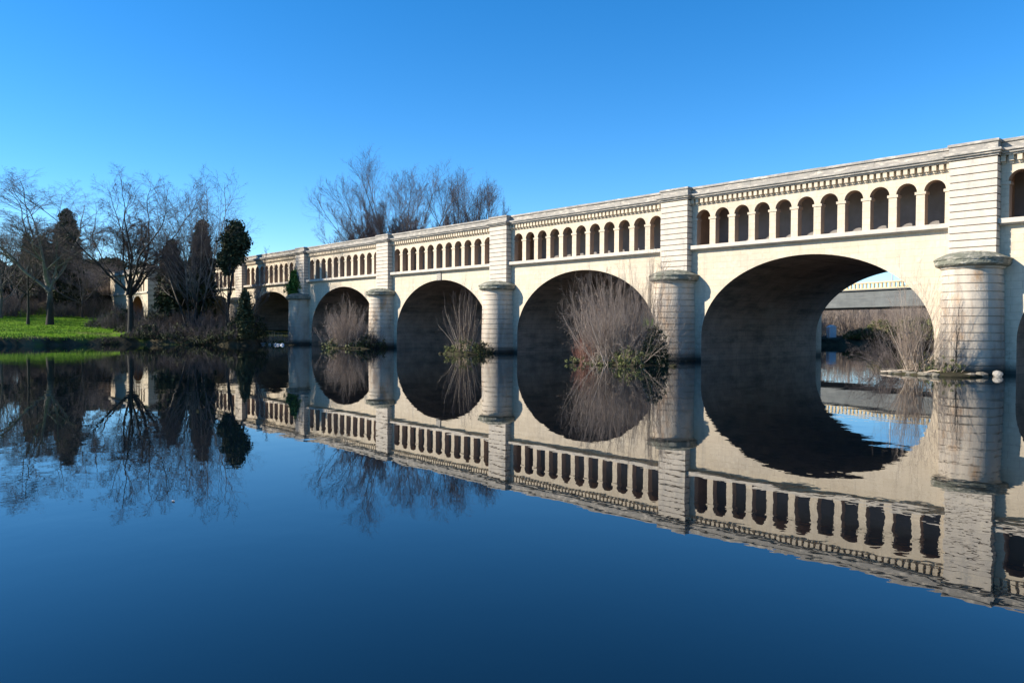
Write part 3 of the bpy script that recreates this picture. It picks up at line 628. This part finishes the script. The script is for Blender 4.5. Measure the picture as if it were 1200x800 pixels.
# poplars behind the aqueduct
PP = dict(barkm=m_bark, twigm=m_twigk, group="bare poplars behind the aqueduct", m=(7, 6, 5), m5=2, sub=(.7, .6, .6, .7))
bare_tree("poplar", "largest vase-shaped bare poplar rising behind the parapet in mid picture", -90.6, 22.3, 26.3, 19, 51, r=.15, stems=26, limbs=8, first=.15, ang=22, up=.09, fan=.50, fork=.40, limb_lr=.5, tw=.013, wander=.035, **PP)
bare_tree("poplar", "low leaning bare poplar with arching limbs, leftmost behind the parapet", -95.2, 19.4, 21.5, 11, 52, r=.14, stems=14, limbs=9, first=.15, ang=26, up=.04, fan=.6, fork=.42, limb_lr=.55, lean=(-.2, -.25), tw=.013, wander=.05, **PP)
bare_tree("poplar", "bare poplar with dark forked trunk right of the largest poplar", -83.6, 28.8, 25.0, 10.5, 53, r=.15, stems=10, limbs=8, first=.15, ang=21, up=.09, fan=.40, fork=.42, limb_lr=.5, tw=.013, wander=.05, **PP)
bare_tree("poplar", "narrow bare poplar nearest the pilaster, rightmost behind the parapet", -80.3, 30.8, 24.8, 7.5, 54, r=.14, stems=7, limbs=8, first=.15, ang=21, up=.1, fan=.30, fork=.42, limb_lr=.5, tw=.013, wander=.05, **PP)
# bushes in front of the piers
bush("willow_bush", "huge domed grey-pink leafless bush before the arch second from the right", -20.3, -7.6, 6.5, 6.9, 61, n=230, z=-.05, m=(7, 5, 4), spread=.75, base=.55, r=.022, tw=.0045, twigm=m_twigr, stemm=m_twigr, up=.03, green=40, greenH=.12, ang=30, gsize=.06)
bush("willow_bush", "small rusty red twiggy bush at the lower left of the domed bush", -22.0, -8.6, 2.4, 2.2, 75, n=60, z=-.05, m=(6, 4, 3), spread=.6, base=.5, r=.012, tw=.004, twigm=m_rust_twig)
bush("tall_shoots", "tall upright bare shoots rising past the cap of the second pier", -18.9, -5.6, 8.0, 3.6, 62, n=34, z=-.05, m=(7, 5, 3), spread=.16, base=.8, r=.02, tw=.0045, twigm=m_twigr, stemm=m_twigp, up=.03, ang=22)
bush("reed_bush", "tall thin whitish stems with green tuft at the third pier from the right", -40.0, -4.9, 6.4, 3.6, 63, n=60, z=-.05, m=(6, 4, 3), spread=.32, base=.5, r=.022, tw=.006, twigm=m_twig, stemm=m_twigp, green=110, greenH=.24, ang=24, gsize=.055)
bush("willow_bush", "rounded grey-mauve leafless bush before the fourth arch from the right", -61.6, -4.4, 5.5, 5.6, 64, n=130, z=-.05, m=(7, 5, 4), spread=.7, base=.5, r=.022, tw=.006, twigm=m_twigr, up=.03, green=40, greenH=.2)
bush("willow_bush", "fan of reddish bare stems rooted on rocks left of the nearest pier", -2.9, -3.2, 6.4, 4.0, 65, n=60, z=.0, m=(6, 5, 4), spread=.6, base=.35, r=.016, tw=.0035, twigm=m_twigr, stemm=m_twigp, up=.03, lean=(-.12, 0), green=0, ang=26)
bush("drooping_branches", "low arching grey branches spreading left over the water by the nearest pier", -4.2, -2.6, 2.6, 4.6, 66, n=50, z=.0, m=(6, 5, 4), spread=.9, base=.3, r=.014, tw=.0035, twigm=m_twig, up=-.05, lean=(-.6, .1))
bush("sapling", "dark thin forked sapling standing against the round nearest pier", -1.0, -2.35, 4.7, 1.3, 67, n=2, z=0, m=(7, 5, 3), spread=.12, base=.6, r=.03, tw=.004, twigm=m_barkd, stemm=m_barkd, green=0, ang=30)
bush("green_tuft", "low olive green tuft among rocks at the foot of the nearest pier", -1.6, -3.0, 1.1, 2.2, 68, n=40, z=.1, m=(4, 3, 0), spread=.6, base=.6, r=.01, tw=.003, twigm=m_twigp, green=45, greenH=.8, gsize=.04)
bush("green_tuft", "yellow green tuft at the water's edge under the huge domed bush", -18.2, -8.6, 1.5, 2.6, 69, n=40, z=.0, m=(4, 3, 0), spread=.6, base=.6, r=.01, tw=.004, twigm=m_twigp, green=80, greenH=.8, gsize=.06)
bush("ivy_bush", "small dark green bush between the domed bush and the second pier", -17.6, -6.8, 2.7, 1.7, 70, n=30, z=.0, m=(5, 4, 2), spread=.5, base=.5, r=.014, tw=.005, twigm=m_twig, green=130, greenH=.95, gm=m_ever, gsize=.08)
bush("bare_scrub", "low tangle of grey twigs around the foot of the second pier", -20.6, -3.4, 2.6, 3.8, 71, n=70, z=.0, m=(6, 5, 3), spread=.8, base=.7, r=.012, tw=.004, twigm=m_twig)
bush("wall_plant", "small orange brown dried plant growing on the second pier's cap", -21.4, -1.0, 1.5, 1.5, 72, n=14, z=6.5, m=(5, 4, 0), spread=.7, base=.2, r=.009, tw=.004, twigm=m_twigp)
bush("bare_scrub", "dark twiggy scrub at the foot of the third pier from the right", -41.8, -2.9, 2.0, 4.0, 73, n=60, z=.0, m=(6, 5, 2), spread=.8, base=.7, r=.012, tw=.005, twigm=m_twig, green=60, greenH=.6, gm=m_ever)
bush("bare_scrub", "dark twiggy scrub at the foot of the fourth pier from the right", -60.0, -2.4, 2.4, 3.6, 74, n=60, z=.0, m=(6, 5, 2), spread=.8, base=.7, r=.012, tw=.005, twigm=m_twig, green=60, greenH=.6, gm=m_ever)
# far bank seen through the nearest arch
FB = [(-46.8, 62, 4.2, 5, 0), (-36.6, 64.6, 1.5, 3.0, 2), (-50, 67, 8.2, 8, 0), (-41, 71.5, 8.4, 8, 0), (-35, 78, 8.6, 8, 0), (-28, 79, 8.8, 8, 0), (-23, 84, 9, 9, 0), (-53, 60, 8, 8, 0), (-58, 55, 8, 8, 0), (-33.6, 66.4, 3.4, 4.5, 2), (-30, 68.6, 4.6, 5, 1), (-26, 69.8, 5.2, 6, 2), (-21.5, 72, 5.6, 6, 1), (-16.5, 74, 5.4, 6, 0), (-11, 76, 5, 6, 1), (-48.5, 56, 5, 5.5, 0),  # tallest ones, hidden by the deck, added to block sky mirrored in the water
      (-37.5, 70.5, 6.0, 6, 0), (-32, 73, 6.4, 6, 0), (-43.5, 66, 6.4, 6, 0), (-26, 76, 6.5, 6, 0), (-50, 62.5, 6.4, 6, 0), (-35.4, 65, 2.2, 3, 1), (-20, 79, 6.5, 6.5, 0), (-46, 70, 7.5, 7, 0), (-37, 77, 8, 8, 0), (-29, 82, 8, 8, 0)]
FBL = ["brown leafless bush on the far bank under the road bridge", "olive leafy bush on the far bank under the road bridge", "yellow-green bush on the far bank under the road bridge"]
for k in range(3): FB_ = globals().setdefault("FBP", []); FB_.append(bush("far_bank_bush", FBL[k], 0, 0, 4, 5, 90+k, n=70, z=0, twigm=(m_twigr, m_twig, m_twigp)[k], m=(6, 5, 3), green=(0, 160, 260)[k], greenH=.8, spread=.65, base=.5, tw=.008, gm=(m_ever, m_leafo, m_leafo)[k], gsize=.13, group=FBL[k].replace("bush", "bushes")))
used = set()
for x, y, H, W, t in FB:
    o = FBP[t] if t not in used else copy_tree(FBP[t]); used.add(t); o.location = (x, y, gz(x, y)-.1); o.scale = (W/5, W/5, H/4); o.rotation_euler = (0, 0, x)
for k, (x, y, H, W, lb) in enumerate([(-34, 76, 10.5, 8, "bare grey tree on the far bank directly above the white hut"), (-26, 84, 12, 9, "bare tree beyond the road bridge behind the lamp post"), (-47, 74, 12, 9, "bare tree beyond the road bridge at the dark vault edge"),
                                     (-17, 90, 13, 10, "bare tree beyond the road bridge nearest the pier"), (-37, 92, 13.5, 10, "tall bare tree farthest behind the road bridge")]):
    bare_tree("bare_tree", lb, x, y, H, W, 100+k, r=.18, limbs=8, first=.25, m=(6, 5, 4), group="bare trees beyond the road bridge")

# short grass on the lawn
def lawn_grass():
    rng = np.random.default_rng(77); n = 60000; x = rng.uniform(-138, -89, n); y = rng.uniform(-62, -15, n); P = np.stack([x, y], 1); z = terrain(P)
    k = (z > .55) & (z < 4.6) & ~((x > -124) & (y > -18-.25*(x+100))); x, y, z = x[k], y[k], z[k]; n = len(x)
    h = rng.uniform(.05, .13, n)*(1+.6*np.sin(x*.7)*np.sin(y*.9))*np.where(z < 1.05, 1.9, 1); a = rng.uniform(0, 2*PI, n); w_ = .05
    b = np.stack([x, y, z-.02], 1); d = np.stack([np.cos(a), np.sin(a), 0*a], 1)*w_; t = b+np.stack([rng.normal(size=n)*.04, rng.normal(size=n)*.04, h+.02], 1)
    V = np.stack([b-d, b+d, t], 1).reshape(-1, 3); tag(np_mesh("lawn_grass", V, np.arange(3*n).reshape(-1, 3), m_blade), "short bright green winter grass covering the lawn on the left bank", "grass", kind="stuff")
lawn_grass()

# bright ivy on the fourth pier from the right
def ivy():
    rng = np.random.default_rng(8); root = empty("ivy", (-81.9, -.05, 8.6), label="bright green ivy clump hanging high beside a pilaster at a distant arch", cat="ivy")
    def cen(n):
        t = rng.uniform(0, 1, n); wv = np.interp(t, [0, .25, .6, 1], [.5, 1.0, .75, .15]); a = rng.normal(size=n)*.45
        return np.stack([a*wv*1.6-.5-.3*(1-t), -.15-np.abs(rng.normal(size=n))*.22*wv, -2.5+3.5*t], 1)
    np_mesh("leaves", *clump_leaves(rng, 260, 26, cen, .14, .11), m_leafg, root)
    P = polyline(rng, np.tile([[-.6, -.06, -2.2]], (7, 1))+rng.normal(size=(7, 3))*[.3, .02, .1], norm(np.array([[.1, 0, 1.]]*7)+rng.normal(size=(7, 3))*[.2, .02, .1]), np.full(7, 3.8), 8, .02, .05)
    P[:, :, 1] = -.06; np_mesh("stems", *tubes(P, np.full((7, 8), .025), 5), m_barkd, root)
ivy()

# ---------------------------------------------------------------- road bridge beyond
def road_bridge():
    ang = math.atan2(.329, -.944); root = empty("road_bridge", (-25.2, 43.8, 0), ang, label="low dark concrete road bridge with pale ochre balustrade seen through the nearest arch", cat="bridge")
    # local x runs away-left, local y towards the back-left... front face at local y=0 faces the aqueduct (+y is front)
    x0, x1 = -125, 34; s = MB()
    s.box(x0, -9, 4.95, x1, 0, 6.9); s.box(x0, -9.2, 6.902, x1, .25, 7.02); s.build("girder", m_concrete, root)
    b = MB(); b.box(x0, 0, 7.022, x1, .22, 7.14); b.box(x0, -.03, 7.68, x1, .25, 7.84, .02); x = x0+.2
    while x < x1: b.box(x, .04, 7.142, x+.26, .19, 7.679); x += .56
    b.build("balustrade", m_yel, root)
    q = MB()
    for px in (-118, -62, 30): q.box(px-1, -8.4, -2.5, px+1, -.6, 4.948)
    q.build("pillars", m_concrete, root)
road_bridge()
lp = empty("street_lamp", (-24.6, 48.0, 7.02), label="thin pale lamp post standing on the road bridge behind the nearest arch", cat="street lamp")
MB().tube([(0, 0, 0), (0, 0, 1.0)], .11).tube([(0, 0, 1), (0, 0, 7.5)], [.08, .05]).build("post", m_steel, lp)
MB().tube([(0, 0, 7.4), (-.2, -.2, 7.9), (-.9, -.9, 8.1)], .035).build("arm", m_steel, lp)
MB().box(-1.35, -1.1, 8.04, -.75, -.8, 8.18, .03).build("lamp_head", m_steel, lp)
hut = empty("pump_hut", (-40.2, 65.2, 0), math.radians(-40), label="small white rendered hut among the far-bank bushes under the road bridge", cat="hut")
hz = gz(-40.2, 65.2)
MB().box(-.55, -.5, hz-.3, .55, .5, hz+1.5).build("wall", m_white, hut)
MB().add([(-.65, -.6, hz+1.5), (.65, -.6, hz+1.5), (.65, .6, hz+1.5), (-.65, .6, hz+1.5), (-.65, 0, hz+1.85), (.65, 0, hz+1.85)], [(0, 1, 5, 4), (2, 3, 4, 5), (1, 2, 5), (3, 0, 4), (3, 2, 1, 0)]).build("roof", m_white, hut)
MB().box(-.22, -.54, hz, .22, -.503, hz+1.2).build("door", m_steel, hut)

# ---------------------------------------------------------------- islets and rocks at the piers
def blob(name, x, y, z, sx, sy, sz, m, seed, label=None, cat=None, group=None, kind=None, n=14, jag=.22):
    import bmesh
    bm = bmesh.new(); bmesh.ops.create_icosphere(bm, subdivisions=3 if n > 10 else 2, radius=1); rnd = np.random.default_rng(seed)
    k = rnd.normal(size=(6, 3))*2.2; ph = rnd.uniform(0, 6, 6)
    for v in bm.verts:
        c = np.array(v.co); f = 1+jag*sum(math.sin(c@k[i]+ph[i]) for i in range(6))/2.4; v.co = (c[0]*f*sx, c[1]*f*sy, max(c[2], -.5)*f*sz)
    me = bpy.data.meshes.new(name); bm.to_mesh(me); bm.free(); me.materials.append(m); me.polygons.foreach_set("use_smooth", [kind is not None]*len(me.polygons))
    o = bpy.data.objects.new(name, me); C.objects.link(o); o.location = (x, y, z); return tag(o, label, cat, group, kind)
blob("islet", -20.4, -7.6, -.1, 3.3, 1.9, .34, m_mud, 1, kind="structure")
blob("islet", -40.1, -4.9, -.1, 1.9, 1.3, .3, m_mud, 2, kind="structure")
blob("islet", -61.2, -4.0, -.1, 2.9, 1.4, .3, m_mud, 3, kind="structure")
blob("islet", -2.3, -2.9, -.1, 2.5, 1.7, .30, m_mud, 4, kind="structure")
blob("islet", -80.0, -3.4, -.1, 3.6, 1.3, .35, m_mud, 5, kind="structure")
rr_ = random.Random(12)
for k in range(34):
    a = rr_.uniform(0, 1); x = -4.4+a*4.9; y = -3.1-1.5*math.sin(a*PI)+rr_.uniform(-.35, .5); s = rr_.uniform(.09, .30)
    blob("rock", x, y, .03, s*1.3, s, s*.7, m_rock, 20+k, "pale rough stone at the waterline beneath the nearest pier", "rock", "stones around the nearest pier", n=5)
for k in range(16):
    x = -83.5+k*.42+rr_.uniform(-.15, .15); s = rr_.uniform(.10, .22)
    blob("rock", x, -4.5+rr_.uniform(-.2, .2), .05, s*1.5, s, s*.8, m_white, 70+k, "small whitish stone in the row at the fourth distant pier", "rock", "row of whitish stones at the distant pier", n=5)
blob("boulder", .85, -2.3, .12, .26, .22, .24, m_par, 99, "single rounded pale boulder in the water right of the nearest pier", "boulder", n=5)
for k, (x, y) in enumerate([(-17.4, -9.4), (-19.6, -10.0), (-22.6, -9.0), (-15.6, -7.6), (-41.6, -6.3), (-38.4, -5.9), (-43.6, -3.6), (-62.5, -5.4), (-58.5, -4.6)]):
    blob("rock", x, y, .03, .28, .18, .13, m_mud, 110+k, "low wet stone at the edge of a bushy islet", "rock", "stones at the edges of the bushy islets", n=5)
# driftwood by the nearest pier
rg = np.random.default_rng(5)
for k in range(3):
    p = np.array([[-4.3+k*.9, -4.1+.2*k, .08]]); P = polyline(rg, p, norm(np.array([[1, .25-.3*k, .12]])), np.array([1.6]), 7, 0, .12)
    V, F_ = tubes(P, np.linspace(.05, .02, 7)[None], 7); tag(np_mesh("driftwood", V, F_, m_twigp, None, True), ["pale driftwood branch lying leftmost on the stones by the nearest pier", "pale driftwood branch in the middle of the stones by the nearest pier", "pale driftwood branch touching the foot of the nearest pier"][k], "driftwood")
LEAF_X, LEAF_Y = 2.56, -43.83
lf = MB().add([(-.05, 0, .006), (0, -.02, .012), (.05, 0, .02), (0, .025, .008), (-.05, 0, .002), (.05, 0, .004)], [(0, 1, 2, 3), (0, 3, 2, 5, 4)]).build("floating_leaf", m_white, loc=(0, 0, 0))
lf.location = (LEAF_X, LEAF_Y, 0)
tag(lf, "tiny pale leaf floating alone on the dark blue water at lower left", "leaf")
